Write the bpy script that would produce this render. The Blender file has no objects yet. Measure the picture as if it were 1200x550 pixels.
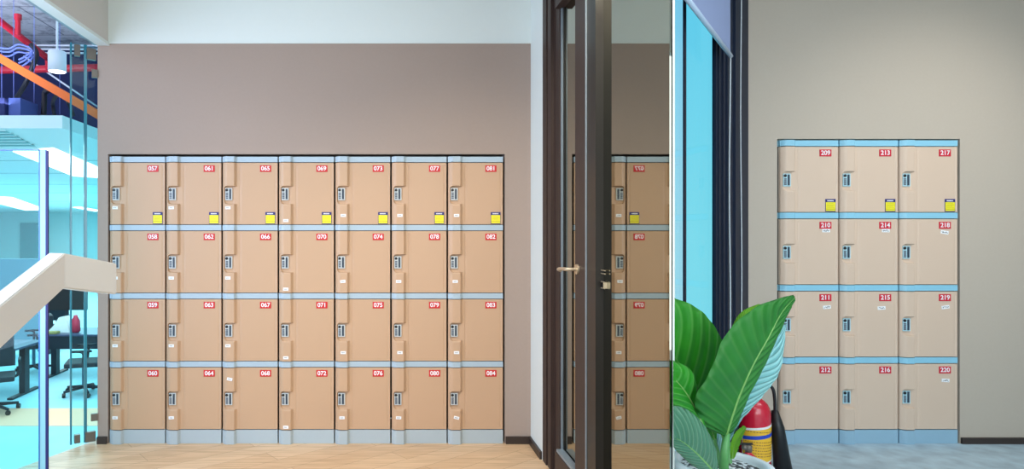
import bpy, bmesh, math, random
from mathutils import Vector, Matrix
random.seed(7)
S = bpy.context.scene
COL = S.collection
PI = math.pi
F, CX, CY, EYE = 750.0, 450.0, 275.0, 1.307

# ---------------------------------------------------------------- camera, world, lights, exposure
cam_d = bpy.data.cameras.new('camera'); cam = bpy.data.objects.new('camera', cam_d); COL.objects.link(cam)
cam.location = (0, 0, EYE); cam.rotation_euler = (PI/2, 0, 0)
cam_d.sensor_width = 36; cam_d.lens = 36*F/1200; cam_d.shift_x = 150/1200.0; cam_d.clip_start = 0.05; cam_d.clip_end = 200
S.camera = cam
S.view_settings.view_transform = 'Standard'; S.view_settings.look = 'None'
S.view_settings.gamma = 1; S.view_settings.use_curve_mapping = False; S.view_settings.exposure = 0.0

w = bpy.data.worlds.new('world'); S.world = w; w.use_nodes = True
nt = w.node_tree; nt.nodes.clear()
out = nt.nodes.new('ShaderNodeOutputWorld'); bg = nt.nodes.new('ShaderNodeBackground')
tc = nt.nodes.new('ShaderNodeTexCoord'); sp = nt.nodes.new('ShaderNodeSeparateXYZ'); cr = nt.nodes.new('ShaderNodeValToRGB')
mr = nt.nodes.new('ShaderNodeMapRange'); mr.inputs['From Min'].default_value = -0.4; mr.inputs['From Max'].default_value = 0.5
nt.links.new(tc.outputs['Generated'], sp.inputs[0]); nt.links.new(sp.outputs['Z'], mr.inputs['Value']); nt.links.new(mr.outputs[0], cr.inputs[0])
cr.color_ramp.elements[0].color = (0.80, 0.86, 0.90, 1); cr.color_ramp.elements[1].color = (0.36, 0.72, 0.95, 1)
e = cr.color_ramp.elements.new(0.44); e.color = (0.74, 0.86, 0.92, 1)
nt.links.new(cr.outputs[0], bg.inputs[0]); bg.inputs[1].default_value = 0.95; nt.links.new(bg.outputs[0], out.inputs[0])

def area(name, loc, size, energy, color, rot=(0, 0, 0), sy=None):
    l = bpy.data.lights.new(name, 'AREA'); l.energy = energy; l.color = color; l.size = size
    if sy: l.shape = 'RECTANGLE'; l.size_y = sy
    o = bpy.data.objects.new(name, l); o.location = loc; o.rotation_euler = rot; COL.objects.link(o); return o
area('ceiling_light_left', (-0.5, 2.2, 2.88), 2.2, 10, (0.95, 0.97, 1.0), sy=0.8)
area('ceiling_light_front', (-0.4, 0.4, 2.88), 2.4, 24, (0.95, 0.97, 1.0), sy=1.2)
area('front_fill_warm', (0.5, -1.2, 1.0), 1.6, 16, (1.0, 0.92, 0.84), rot=(PI/2, 0, 0), sy=1.2)  # added low fill behind the camera, facing the locker wall; no fixture
area('doorway_fill', (-2.35, 2.0, 1.7), 2.2, 68, (0.66, 0.74, 1.0), rot=(0, -PI/2, 0), sy=2.0)  # unseen area lamp added to light the side wall and lockers from the left
area('ceiling_light_right', (3.0, 2.2, 2.90), 1.6, 16, (0.97, 0.98, 1.0), sy=0.8)
area('front_fill_right', (2.0, 0.3, 1.5), 1.8, 38, (0.86, 0.95, 1.0), rot=(PI/2, 0, -.25), sy=1.8)  # added fill beside the camera for the right room; no window there
area('office_light_near', (-4.6, 8.5, 2.25), 2.5, 190, (0.70, 0.98, 1.0), sy=5)
area('office_light_far', (-9, 19, 2.25), 9, 1300, (0.70, 0.98, 1.0), sy=14)
area('office_fascia_fill', (-4.4, 2.6, 1.9), 1.2, 55, (0.72, 0.78, 1.0), rot=(PI/2, 0, 0))  # out-of-view lamp added to brighten the front of the office ceiling edge
area('office_void_fill', (-5.0, 6.0, 2.7), 2.0, 130, (0.75, 0.80, 1.0), rot=(PI, 0, 0), sy=2)  # upward fill added to lighten the concrete ceiling; no fixture there

def spot(name, loc, target, energy, color, ang, blend=1):
    l = bpy.data.lights.new(name, 'SPOT'); l.energy = energy; l.color = color; l.spot_size = math.radians(ang); l.spot_blend = blend; l.shadow_soft_size = .08
    o = bpy.data.objects.new(name, l); o.location = loc; o.rotation_euler = (Vector(target)-Vector(loc)).to_track_quat('-Z', 'Y').to_euler(); COL.objects.link(o)
spot('downlight_right', (3.7, 2.2, 2.9), (3.35, 4.0, 1.5), 75, (1.0, .96, .88), 72)
spot('hall_fill_spot', (0.75, 1.9, 2.9), (0.45, 4.0, 0.25), 180, (1.0, .88, .70), 76)  # unseen spot added to warm and brighten the lower right of the wall
spot('hall_fill_spot', (-0.75, 1.9, 2.9), (-0.75, 4.0, 0.1), 85, (1.0, .90, .76), 76)  # weaker added spot for the lower left of the wall
# ---------------------------------------------------------------- helpers
def P(px, py, Y): return Vector(((px-CX)*Y/F, Y, EYE-(py-CY)*Y/F))
def link(o, parent=None):
    COL.objects.link(o)
    if parent: o.parent = parent
    return o
def obj(name, bm, m, parent=None, smooth=False):
    bmesh.ops.recalc_face_normals(bm, faces=bm.faces[:])
    me = bpy.data.meshes.new(name); bm.to_mesh(me); bm.free()
    for mm in (m if isinstance(m, (list, tuple)) else [m]): me.materials.append(mm)
    if smooth:
        for p in me.polygons: p.use_smooth = True
    return link(bpy.data.objects.new(name, me), parent)
def tag(o, label=None, cat=None, group=None, kind=None):
    if label: o['label'] = label
    if cat: o['category'] = cat
    if group: o['group'] = group
    if kind: o['kind'] = kind
    return o
def thing(name, label, cat, loc=(0, 0, 0), rz=0, group=None):
    o = bpy.data.objects.new(name, None); o.empty_display_size = .05; o.location = loc; o.rotation_euler = (0, 0, rz); COL.objects.link(o)
    return tag(o, label, cat, group)
def struct(name, bm, m, label=None): return tag(obj(name, bm, m), label=label, kind='structure')
def box(bm, x0, x1, y0, y1, z0, z1, bev=0):
    r = bmesh.ops.create_cube(bm, size=1)
    vs = r['verts']
    for v in vs: v.co = Vector(((x0+x1)/2+v.co.x*abs(x1-x0), (y0+y1)/2+v.co.y*abs(y1-y0), (z0+z1)/2+v.co.z*abs(z1-z0)))
    if bev:
        es = list({e for v in vs for e in v.link_edges})
        bmesh.ops.bevel(bm, geom=es, offset=bev, segments=2, affect='EDGES', profile=.7)
    return bm
def BX(*a, **k): return box(bmesh.new(), *a, **k)
def tube(bm, pts, r, n=10, r2=None):
    pts = [Vector(p) for p in pts]; rings = []
    for i, p in enumerate(pts):
        d = (pts[min(i+1, len(pts)-1)]-pts[max(i-1, 0)]).normalized()
        a = d.orthogonal().normalized() if i == 0 else (prev - d*prev.dot(d)).normalized()
        prev = a; b = d.cross(a)
        t = i/(len(pts)-1); rr = r if r2 is None else r+(r2-r)*t
        rings.append([bm.verts.new(p+a*rr*math.cos(2*PI*k/n)+b*rr*math.sin(2*PI*k/n)) for k in range(n)])
    for i in range(len(rings)-1):
        for k in range(n): bm.faces.new((rings[i][k], rings[i][(k+1) % n], rings[i+1][(k+1) % n], rings[i+1][k]))
    bm.faces.new(rings[0][::-1]); bm.faces.new(rings[-1])
    return bm
def smoothpts(pts, n=6):
    pts = [Vector(p) for p in pts]; o = []
    q = [pts[0]]+pts+[pts[-1]]
    for i in range(1, len(q)-2):
        for k in range(n):
            t = k/n; a, b, c, d = q[i-1], q[i], q[i+1], q[i+2]
            o.append(.5*((2*b)+(c-a)*t+(2*a-5*b+4*c-d)*t*t+(3*b-a-3*c+d)*t**3))
    o.append(pts[-1]); return o
def lathe(bm, prof, n=32, cx=0, cy=0, z=0):
    rings = []
    for r, h in prof:
        rings.append([bm.verts.new((cx+r*math.cos(2*PI*k/n), cy+r*math.sin(2*PI*k/n), z+h)) for k in range(n)])
    for i in range(len(rings)-1):
        for k in range(n): bm.faces.new((rings[i][k], rings[i][(k+1) % n], rings[i+1][(k+1) % n], rings[i+1][k]))
    bm.faces.new(rings[0][::-1]); bm.faces.new(rings[-1])
    return bm
def prism(bm, front, off):
    """closed solid: polygon 'front' (3D points) swept by vector(s) off"""
    a = [bm.verts.new(p) for p in front]; b = [bm.verts.new(Vector(p)+(off[i] if isinstance(off, list) else Vector(off))) for i, p in enumerate(front)]
    bm.faces.new(a); bm.faces.new(b[::-1]); n = len(a)
    for i in range(n): bm.faces.new((a[i], b[i], b[(i+1) % n], a[(i+1) % n]))
    return bm

# ---------------------------------------------------------------- materials
def mat(name, col, rough=.5, metal=0, spec=.5, noise=0, nscale=40, bump=0, emit=None, estr=1, nstretch=(1, 1, 1), coat=0):
    m = bpy.data.materials.new(name); m.use_nodes = True; t = m.node_tree; b = t.nodes['Principled BSDF']
    b.inputs['Base Color'].default_value = (*col, 1); b.inputs['Roughness'].default_value = rough; b.inputs['Metallic'].default_value = metal
    b.inputs['Specular IOR Level'].default_value = spec; b.inputs['Coat Weight'].default_value = coat
    if emit: b.inputs['Emission Color'].default_value = (*emit, 1); b.inputs['Emission Strength'].default_value = estr
    if noise or bump:
        tc = t.nodes.new('ShaderNodeTexCoord'); mp = t.nodes.new('ShaderNodeMapping'); mp.inputs['Scale'].default_value = nstretch
        n = t.nodes.new('ShaderNodeTexNoise'); n.inputs['Scale'].default_value = nscale; n.inputs['Detail'].default_value = 5
        t.links.new(tc.outputs['Object'], mp.inputs[0]); t.links.new(mp.outputs[0], n.inputs[0])
        if noise:
            mx = t.nodes.new('ShaderNodeMix'); mx.data_type = 'RGBA'
            mx.inputs[6].default_value = (*[c*(1-noise) for c in col], 1); mx.inputs[7].default_value = (*[min(1, c*(1+noise)) for c in col], 1)
            t.links.new(n.outputs[0], mx.inputs[0]); t.links.new(mx.outputs[2], b.inputs['Base Color'])
        if bump:
            bp = t.nodes.new('ShaderNodeBump'); bp.inputs['Strength'].default_value = bump; bp.inputs['Distance'].default_value = .002
            t.links.new(n.outputs[0], bp.inputs['Height']); t.links.new(bp.outputs[0], b.inputs['Normal'])
    return m
def srgb(r, g, b): return tuple(((c/255+.055)/1.055)**2.4 if c/255 > .04045 else c/255/12.92 for c in (r, g, b))
def glassmat(name, tint, refl=.05, rough=0.0, rcol=(1, 1, 1)):
    m = bpy.data.materials.new(name); m.use_nodes = True; t = m.node_tree; t.nodes.clear()
    o = t.nodes.new('ShaderNodeOutputMaterial'); tr = t.nodes.new('ShaderNodeBsdfTransparent'); g = t.nodes.new('ShaderNodeBsdfGlossy'); mx = t.nodes.new('ShaderNodeMixShader')
    tr.inputs[0].default_value = (*tint, 1); g.inputs['Roughness'].default_value = rough; g.inputs[0].default_value = (*rcol, 1); mx.inputs[0].default_value = refl
    t.links.new(tr.outputs[0], mx.inputs[1]); t.links.new(g.outputs[0], mx.inputs[2]); t.links.new(mx.outputs[0], o.inputs[0]); return m

M = {}
M['taupe'] = mat('taupe wall paint', srgb(162, 146, 136), .75, noise=.03, nscale=60, bump=.15, spec=.2)
M['greige'] = mat('greige wall paint', srgb(188, 177, 164), .75, noise=.03, nscale=60, bump=.15, spec=.2)
M['white'] = mat('white wall paint', srgb(222, 231, 229), .7, noise=.01, nscale=30, spec=.2)
M['offwhite'] = mat('off white paint', srgb(205, 200, 194), .6, noise=.015, nscale=20, spec=.3)
M['trim_black'] = mat('black brown skirting', srgb(52, 42, 38), .45)
M['frame'] = mat('dark bronze aluminium', srgb(58, 45, 41), .5, spec=.3)
M['frame_dark'] = mat('dark gasket aluminium', srgb(34, 32, 30), .4, metal=.2)
M['bead'] = mat('pale glazing bead', srgb(150, 165, 175), .35, metal=.4)
M['navy'] = mat('navy window aluminium', srgb(24, 34, 54), .6, spec=.2)
M['mirror'] = mat('dark reflective door glass', (.40, .40, .33), .02, metal=1)
M['glass_c'] = glassmat('clear office glass', (.80, .97, .98), .012)
M['glass_w'] = glassmat('blue tinted window glass', (.52, .94, 1.0), .04)
M['glass_w2'] = glassmat('pale window glass', (.66, .93, 1.0), .05)
M['glass_e'] = mat('green glass edge', srgb(20, 120, 140), .15, spec=.8)
M['glass_e2'] = mat('blue glass edge', srgb(60, 120, 190), .2, spec=.8)
M['glass_e3'] = mat('pale glass edge', srgb(150, 215, 230), .2, spec=.8)
M['steel'] = mat('brushed steel', srgb(112, 106, 98), .4, metal=.3)
M['brass'] = mat('warm nickel', srgb(205, 190, 165), .3, metal=.7)
M['tan'] = mat('tan locker plastic', srgb(192, 158, 128), .42, noise=.02, nscale=300, bump=.08)
M['pinkbeige'] = mat('beige locker plastic', srgb(214, 190, 170), .42, noise=.02, nscale=300, bump=.08)
M['strip'] = mat('grey blue locker trim', srgb(166, 186, 200), .4)
M['strip2'] = mat('sky blue locker trim', srgb(140, 200, 225), .4)
M['plinth'] = mat('grey blue plinth plastic', srgb(170, 184, 192), .45, noise=.03, nscale=15)
M['plinth2'] = mat('slate blue plinth plastic', srgb(146, 182, 204), .45, noise=.05, nscale=15)
M['gap_shade'] = mat('gap shade locker carcass', srgb(92, 72, 58), .6)  # carcass coloured dark to stand for the shade in the door gaps
M['lock'] = mat('pale grey lock plate', srgb(196, 204, 206), .4)
M['lock2'] = mat('pale blue lock plate', srgb(176, 214, 226), .4)
M['black'] = mat('black plastic', srgb(22, 24, 28), .4)
M['slot'] = mat('dark slate plastic', srgb(44, 58, 74), .4)
M['dial'] = mat('grey number wheels', srgb(96, 104, 116), .4)
M['red'] = mat('red tag plastic', srgb(200, 30, 38), .4)
M['redp'] = mat('crimson tag plastic', srgb(206, 34, 58), .4)
M['paper'] = mat('white sticker paper', srgb(240, 242, 246), .6)
M['yellow'] = mat('yellow sticker', srgb(236, 226, 40), .5)
M['navyst'] = mat('navy sticker ink', srgb(36, 38, 110), .5)
M['ink'] = mat('black ink', srgb(20, 20, 26), .6)
M['niche'] = mat('shade dark niche lining', srgb(58, 46, 42), .7)  # recess lining coloured dark for the shade around the locker banks

def wood_floor():
    m = bpy.data.materials.new('pale oak plank floor'); m.use_nodes = True; t = m.node_tree; b = t.nodes['Principled BSDF']
    tc = t.nodes.new('ShaderNodeTexCoord'); mp = t.nodes.new('ShaderNodeMapping'); mp.inputs['Rotation'].default_value = (0, 0, math.radians(-38))
    br = t.nodes.new('ShaderNodeTexBrick'); br.inputs['Scale'].default_value = 1
    br.inputs['Brick Width'].default_value = 1.2; br.inputs['Row Height'].default_value = .15; br.inputs['Mortar Size'].default_value = .0012
    br.inputs['Color1'].default_value = (*srgb(226, 196, 160), 1); br.inputs['Color2'].default_value = (*srgb(214, 180, 142), 1); br.inputs['Mortar'].default_value = (*srgb(150, 118, 88), 1)
    mp2 = t.nodes.new('ShaderNodeMapping'); mp2.inputs['Rotation'].default_value = (0, 0, math.radians(-38)); mp2.inputs['Scale'].default_value = (2.2, 40, 1)
    n = t.nodes.new('ShaderNodeTexNoise'); n.inputs['Scale'].default_value = 1.6; n.inputs['Detail'].default_value = 8
    cr = t.nodes.new('ShaderNodeValToRGB'); cr.color_ramp.elements[0].position = .3; cr.color_ramp.elements[0].color = (.62, .56, .5, 1); cr.color_ramp.elements[1].position = .62; cr.color_ramp.elements[1].color = (1, 1, 1, 1)
    mx = t.nodes.new('ShaderNodeMix'); mx.data_type = 'RGBA'; mx.blend_type = 'MULTIPLY'; mx.inputs[0].default_value = .8
    L = t.links.new
    L(tc.outputs['Object'], mp.inputs[0]); L(mp.outputs[0], br.inputs[0]); L(tc.outputs['Object'], mp2.inputs[0]); L(mp2.outputs[0], n.inputs[0]); L(n.outputs[0], cr.inputs[0])
    L(br.outputs[0], mx.inputs[6]); L(cr.outputs[0], mx.inputs[7]); L(mx.outputs[2], b.inputs['Base Color']); b.inputs['Roughness'].default_value = .45
    return m
M['wood'] = wood_floor()
M['vinyl'] = mat('mottled grey vinyl', srgb(178, 200, 222), .5, noise=.55, nscale=9)
M['carpet'] = mat('pale blue carpet', srgb(150, 200, 214), .8, noise=.12, nscale=3)
M['orange_floor'] = mat('light wood floor band', srgb(226, 180, 150), .6)
M['concrete'] = mat('raw concrete', srgb(190, 192, 200), .85, noise=.45, nscale=2.5)
def concrete():
    m = bpy.data.materials.new('raw mottled concrete'); m.use_nodes = True; t = m.node_tree; b = t.nodes['Principled BSDF']; L = t.links.new
    tc = t.nodes.new('ShaderNodeTexCoord'); n = t.nodes.new('ShaderNodeTexNoise'); n.inputs['Scale'].default_value = 4; n.inputs['Detail'].default_value = 9; n.inputs['Roughness'].default_value = .75
    c = t.nodes.new('ShaderNodeValToRGB'); c.color_ramp.elements[0].position = .36; c.color_ramp.elements[0].color = (*srgb(140, 142, 156), 1); c.color_ramp.elements[1].position = .52; c.color_ramp.elements[1].color = (*srgb(214, 214, 222), 1)
    L(tc.outputs['Object'], n.inputs[0]); L(n.outputs[0], c.inputs[0]); L(c.outputs[0], b.inputs['Base Color']); b.inputs['Roughness'].default_value = .9
    bk = t.nodes.new('ShaderNodeTexBrick'); bk.inputs['Scale'].default_value = 1; bk.inputs['Brick Width'].default_value = 2.4; bk.inputs['Row Height'].default_value = 1.2; bk.inputs['Mortar Size'].default_value = .012
    bk.inputs['Color1'].default_value = (1, 1, 1, 1); bk.inputs['Color2'].default_value = (.9, .9, .92, 1); bk.inputs['Mortar'].default_value = (.35, .35, .4, 1)
    mx = t.nodes.new('ShaderNodeMix'); mx.data_type = 'RGBA'; mx.blend_type = 'MULTIPLY'; mx.inputs[0].default_value = 1
    L(tc.outputs['Object'], bk.inputs[0]); L(c.outputs[0], mx.inputs[6]); L(bk.outputs[0], mx.inputs[7]); L(mx.outputs[2], b.inputs['Base Color']); return m
M['concrete'] = concrete()
M['voidwall'] = mat('dark blue void wall', srgb(34, 44, 96), .8)
M['pipe_red'] = mat('red sprinkler pipe', srgb(190, 26, 50), .4)
M['orange'] = mat('orange tray', srgb(225, 105, 30), .5)
M['cable_b'] = mat('blue cable', srgb(110, 130, 210), .5)
M['cable_k'] = mat('black cable', srgb(14, 16, 30), .5)
M['lampw'] = mat('white lamp shade', srgb(236, 240, 252), .4)
M['lampe'] = mat('glowing diffuser', (1, 1, 1), .5, emit=(1, 1, 1), estr=2.5)
M['ceil_o'] = mat('pale office ceiling', srgb(214, 236, 236), .7)
M['officewall'] = mat('pale office wall', srgb(200, 236, 238), .7)
M['teal'] = mat('grey green door panel', srgb(120, 175, 180), .6)
M['greyp'] = mat('grey blue partition', srgb(120, 160, 180), .7)
M['chair'] = mat('black chair fabric', srgb(16, 34, 46), .7)
M['chrome'] = mat('dark chrome', srgb(70, 110, 130), .3, metal=.7)
M['desk'] = mat('charcoal desk', srgb(22, 34, 46), .5)
M['desktop'] = mat('slate desk top', srgb(66, 76, 104), .4)

# ---------------------------------------------------------------- setting: left hall
HL, HR = -1.717, 0.747       # locker bank extent
LT = 1.80
bm = bmesh.new()             # taupe wall with an opening for the bank
box(bm, -1.79, HL-.008, 4.0, 4.6, 0, 2.507); box(bm, HR+.008, 0.93, 4.0, 4.6, 0, 2.507); box(bm, HL-.008, HR+.008, 4.0, 4.6, LT+.01, 2.507)
struct('wall_back', bm, M['taupe'], 'taupe wall around the seven-column locker bank')
struct('wall_upper', BX(-1.79, 1.05, 3.997, 4.6, 2.507, 3.1), M['white'])
struct('trim_1', BX(-1.723, .917, 3.990, 4.0, 2.500, 2.512), M['white'])
struct('wall_niche', BX(HL-.008, HR+.008, 4.56, 4.6, 0, LT+.01), M['niche'])
struct('wall_right', BX(.917, .99, 3.70, 4.0, 0, 2.95), M['white'], 'narrow white side wall between lockers and dark door frame')
struct('ceiling', BX(-1.80, 1.05, -1.5, 4.0, 2.93, 3.0), M['white'])
struct('wall_bulkhead', BX(-1.775, -1.723, -.5, 4.0, 2.507, 2.93), M['offwhite'], 'off-white bulkhead above the glass doorway')
struct('trim_2', BX(-1.79, -1.715, 1.5, 4.0, 2.488, 2.507), M['white'])
struct('trim_3', BX(-1.812, -1.79, 1.5, 4.0, 2.490, 2.520), M['bead'])
bm = bmesh.new()
prism(bm, [(-1.84, 4.05, -.0), (-2.16, 3.30, 0), (-2.16, -1.5, 0), (1.0, -1.5, 0), (1.0, 4.55, 0), (-1.84, 4.55, 0)], (0, 0, -.12))
struct('floor', bm, M['wood'])
struct('baseboard_left', BX(-1.79, HL-.012, 3.985, 4.0, 0, .045), M['trim_black'])
struct('baseboard_right', BX(HR+.012, .917, 3.985, 4.0, 0, .045), M['trim_black'])
struct('baseboard_side', BX(.903, .917, 3.715, 4.0, 0, .045), M['trim_black'])

# ---- dark framed glass doors on the right side (frame front X .917, glass X .955)
def ybox(bm, y0, y1, z0, z1, x0=.917, x1=.985): return box(bm, x0, x1, y0, y1, z0, z1)
HB = 2.52
bm = bmesh.new(); ybox(bm, 3.62, 3.70, 0, 2.95); ybox(bm, 3.54, 3.605, 0, 2.95, .922); ybox(bm, 3.605, 3.62, 0, 2.95, .935); ybox(bm, 3.525, 3.54, 0, 2.95, .94)
ybox(bm, 2.80, 3.525, HB+.1, 2.95, .922)
fr = tag(obj('door_frame', bm, M['frame']), 'dark bronze jamb of the glass door beside white side wall', kind='structure')
d1 = thing('door_1', 'dark bronze framed glass door with lever handle', 'door'); del d1['category']; d1['kind'] = 'structure'
bm = bmesh.new(); ybox(bm, 3.44, 3.525, 0.01, HB+.1, .943, .975); obj('stile', bm, M['frame'], d1)
bm = bmesh.new(); ybox(bm, 3.41, 3.425, 0.15, HB, .958, .9655); obj('glazing_gasket', bm, M['frame_dark'], d1)
bm = bmesh.new(); ybox(bm, 3.425, 3.44, 0.15, HB, .950, .97); obj('glazing_bead', bm, M['bead'], d1)
bm = bmesh.new(); ybox(bm, 2.914, 3.07, 0.01, HB+.1, .917, .975); obj('stile', bm, M['frame'], d1)
bm = bmesh.new(); ybox(bm, 3.07, 3.44, 0.01, .145, .919, .975); obj('bottom_rail', bm, M['frame'], d1)
bm = bmesh.new(); ybox(bm, 3.07, 3.425, .145, .158, .922, .96); obj('glazing_bead', bm, M['bead'], d1)
bm = bmesh.new(); ybox(bm, 3.07, 3.44, HB, HB+.1, .919, .975); obj('top_rail', bm, M['frame'], d1)
bm = bmesh.new(); ybox(bm, 3.07, 3.44, .05, HB+.05, .965, .974); obj('glass_pane', bm, M['mirror'], d1)
bm = bmesh.new(); zz = EYE-.165
tube(bm, smoothpts([(.918, 3.03, zz), (.872, 3.03, zz), (.862, 3.05, zz), (.862, 3.12, zz-.002), (.864, 3.17, zz-.008), (.880, 3.185, zz-.014)], 4), .0085, 12)
h = obj('lever_handle', bm, M['brass'], d1, True)
bm = bmesh.new(); lathe(bm, [(.024, 0), (.024, .008)], 24); bmesh.ops.rotate(bm, verts=bm.verts, matrix=Matrix.Rotation(-PI/2, 3, 'Y')); bmesh.ops.translate(bm, verts=bm.verts, vec=(.917, 3.03, zz)); obj('rose', bm, M['brass'], h)
d2 = thing('door_2', 'dark framed wide glass leaf mirroring the lockers', 'door'); del d2['category']; d2['kind'] = 'structure'
bm = bmesh.new(); ybox(bm, 2.784, 2.908, 0.01, HB+.1, .920, .98); obj('stile', bm, M['frame_dark'], d2)
bm = bmesh.new(); ybox(bm, 2.905, 2.914, 0.01, HB+.1, .916, .97); obj('edge_bead', bm, M['bead'], d2)
bm = bmesh.new(); ybox(bm, 2.14, 2.784, .01, HB+.2, .955, .965); obj('glass_pane', bm, M['mirror'], d2)
bm = bmesh.new(); ybox(bm, 2.14, 2.784, .01, .15, .921, .975); obj('bottom_rail', bm, M['frame_dark'], d2)
bm = bmesh.new(); ybox(bm, 2.14, 2.784, HB+.2, HB+.3, .921, .975); obj('top_rail', bm, M['frame_dark'], d2)
bm = bmesh.new()
for z0 in (-.155, -.169): tube(bm, [(.945, 2.79, EYE+z0), (.945, 2.735, EYE+z0)], .0028, 8)
for z0 in (-.205, -.232): tube(bm, [(.945, 2.785, EYE+z0), (.945, 2.742, EYE+z0)], .0028, 8)
box(bm, .940, .955, 2.742, 2.746, EYE-.232, EYE-.205)
obj('handle_reflection', bm, M['brass'], d2)  # small bars modelled as the lever handle's reflection in the pane
# white divider strip added between the two views, closing mirrored leaf to window wall
bm = bmesh.new(); a = Vector((.9605, 2.14, 0)); b_ = Vector((1.1011, 2.445, 0)); off = Vector((.0108, 0, 0))
prism(bm, [a, b_, b_+off, a+off], (0, 0, 3.0)); struct('trim_4', bm, M['white'], 'slim white divider strip added between the two rooms')

# ---------------------------------------------------------------- setting: right room
RL, RR, RS = 2.469, 3.589, 1.06
RT = 1.893
bm = bmesh.new()
box(bm, 2.277, RL-.012, 4.0, 4.03, 0, 3.1); box(bm, RR+.010, 6.5, 4.0, 4.65, 0, 3.1); box(bm, RL-.012, RR+.010, 4.0, 4.65, RT+.012, 3.1)
struct('wall_back_right', bm, M['greige'], 'greige wall around the three-column locker bank')
struct('wall_niche_right', BX(RL-.012, RR+.01, 4.6, 4.65, 0, RT+.012), M['niche'])
bm = bmesh.new(); prism(bm, [(1.0, -1.5, 0), (6.5, -1.5, 0), (6.5, 4.6, 0), (2.2, 4.6, 0), (2.2, 3.95, 0), (1.0, 2.3, 0)], (0, 0, -.12)); struct('floor_right', bm, M['vinyl'])
struct('ceiling_right', BX(1.06, 6.5, -1.5, 4.0, 2.95, 3.02), M['white'])
struct('wall_side_right', BX(6.5, 6.6, -1.5, 4.65, 0, 3.02), M['greige'])
struct('baseboard_back_right', BX(RR+.014, 6.5, 3.985, 4.0, 0, .038), M['trim_black'])
struct('baseboard_corner', BX(2.29, RL-.014, 3.985, 4.0, 0, .038), M['trim_black'])
# window wall: plane X = .7547*Y - .7413
WD = Vector((.7547, 1, 0)).normalized(); WN = Vector((WD.y, -WD.x, 0))   # WN points into the room
def WP(px, off=0):
    """point on the window plane (moved off metres into the room) seen in column px"""
    c = -.7413 + off/WD.y
    k = (px-CX)/F; Y = c/(k-.7547); return Vector((k*Y, Y, 0))
def wbox(bm, px0, px1, z0, z1, n0, n1):
    a, b = WP(px0, n1), WP(px1, n1); dn = WN*(n0-n1)
    pts = [a+dn, b+dn, b, a]
    prism(bm, [p+Vector((0, 0, z0)) for p in pts], (0, 0, z1-z0))
WH = 2.95
w1 = thing('window_1', 'tall window with navy frame and blue tinted glass', 'window'); del w1['category']; w1['kind'] = 'structure'
bm = bmesh.new()
wbox(bm, 862, 877.3, 0, WH, -.06, .0); wbox(bm, 869, 873, 0, WH, .0, .006)
wbox(bm, 853, 862, 0, WH, -.06, -.012); wbox(bm, 848, 853, 0, WH, -.06, -.022); wbox(bm, 843, 848, 0, WH, -.06, -.032); wbox(bm, 839.5, 843, 0, WH, -.06, -.040)
obj('jamb', bm, M['navy'], w1)
bm = bmesh.new(); wbox(bm, 803.2, 839.5, .06, WH, -.058, -.05); obj('glass_pane', bm, M['glass_w'], w1)
bm = bmesh.new(); wbox(bm, 787.2, 802.4, .06, WH, -.058, -.05); obj('glass_pane', bm, M['glass_w2'], w1)
bm = bmesh.new(); wbox(bm, 802.2, 804.4, .0, WH, -.054, -.047); obj('mullion', bm, M['navy'], w1)
bm = bmesh.new(); wbox(bm, 786.5, 840, .0, .07, -.06, -.03); obj('sill_rail', bm, M['navy'], w1)

# ---------------------------------------------------------------- lockers
UW, UH, ST = .352, .4267, .034
XB0, XB1 = .004, .092
def prof(x):
    """front relief of the raised band (metres towards the viewer)"""
    if x < .006: return 0.0
    if x < .040: t = (x-.006)/.034; return .020*math.sin(t*PI/2)
    if x < .078: return .020
    if x < .096: t = (x-.078)/.018; return .020*(1-t*t*(3-2*t))
    return 0.0
def rr_in(x, z, x0, x1, z0, z1, r):
    dx = max(x0+r-x, 0, x-(x1-r)); dz = max(z0+r-z, 0, z-(z1-r))
    return r-math.hypot(dx, dz)      # >0 inside
def relief(x, z):
    """z measured down from the unit top"""
    p = prof(x)
    s = rr_in(x, z, .016, .14, .183, .298, .022)
    t = max(0, min(1, s/.004))
    t = t*t*(3-2*t)
    v = p*(1-t) + (-.003 if x < .075 else 0)*t
    if abs(x-.113) < .0022 and .05 < z < UH-.012: v -= .0015
    if abs(x-.333) < .0022 and .05 < z < UH-.012: v -= .0015
    return v
def door_mesh(m, name):
    x0, x1, z0, z1 = .006, UW-.005, ST+.0045, UH-.004
    xs = sorted(set([x0+(x1-x0)*i/14 for i in range(15)] + [.006+.0025*i for i in range(16)] + [.078+.0018*i for i in range(11)] + [.1105, .113, .1155, .3305, .333, .3355, .068, .072, .076]))
    zs = sorted(set([z0+(z1-z0)*i/20 for i in range(21)] + [.180+.0028*i for i in range(11)] + [.272+.0028*i for i in range(11)] + [.048, .05, .052, UH-.012]))
    bm = bmesh.new(); g = [[bm.verts.new((x, -relief(x, z), -z)) for z in zs] for x in xs]
    for i in range(len(xs)-1):
        for j in range(len(zs)-1): bm.faces.new((g[i][j], g[i+1][j], g[i+1][j+1], g[i][j+1]))
    edge = [g[i][0] for i in range(len(xs))]+[g[-1][j] for j in range(1, len(zs))]+[g[i][-1] for i in range(len(xs)-2, -1, -1)]+[g[0][j] for j in range(len(zs)-2, 0, -1)]
    back = [bm.verts.new((v.co.x, .018, v.co.z)) for v in edge]; n = len(edge)
    for i in range(n): bm.faces.new((edge[i], edge[(i+1) % n], back[(i+1) % n], back[i]))
    bm.faces.new(back)
    bmesh.ops.recalc_face_normals(bm, faces=bm.faces[:])
    me = bpy.data.meshes.new(name); bm.to_mesh(me); bm.free(); me.materials.append(m)
    for p in me.polygons: p.use_smooth = True
    me.set_sharp_from_angle(angle=math.radians(50))
    return me
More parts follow.
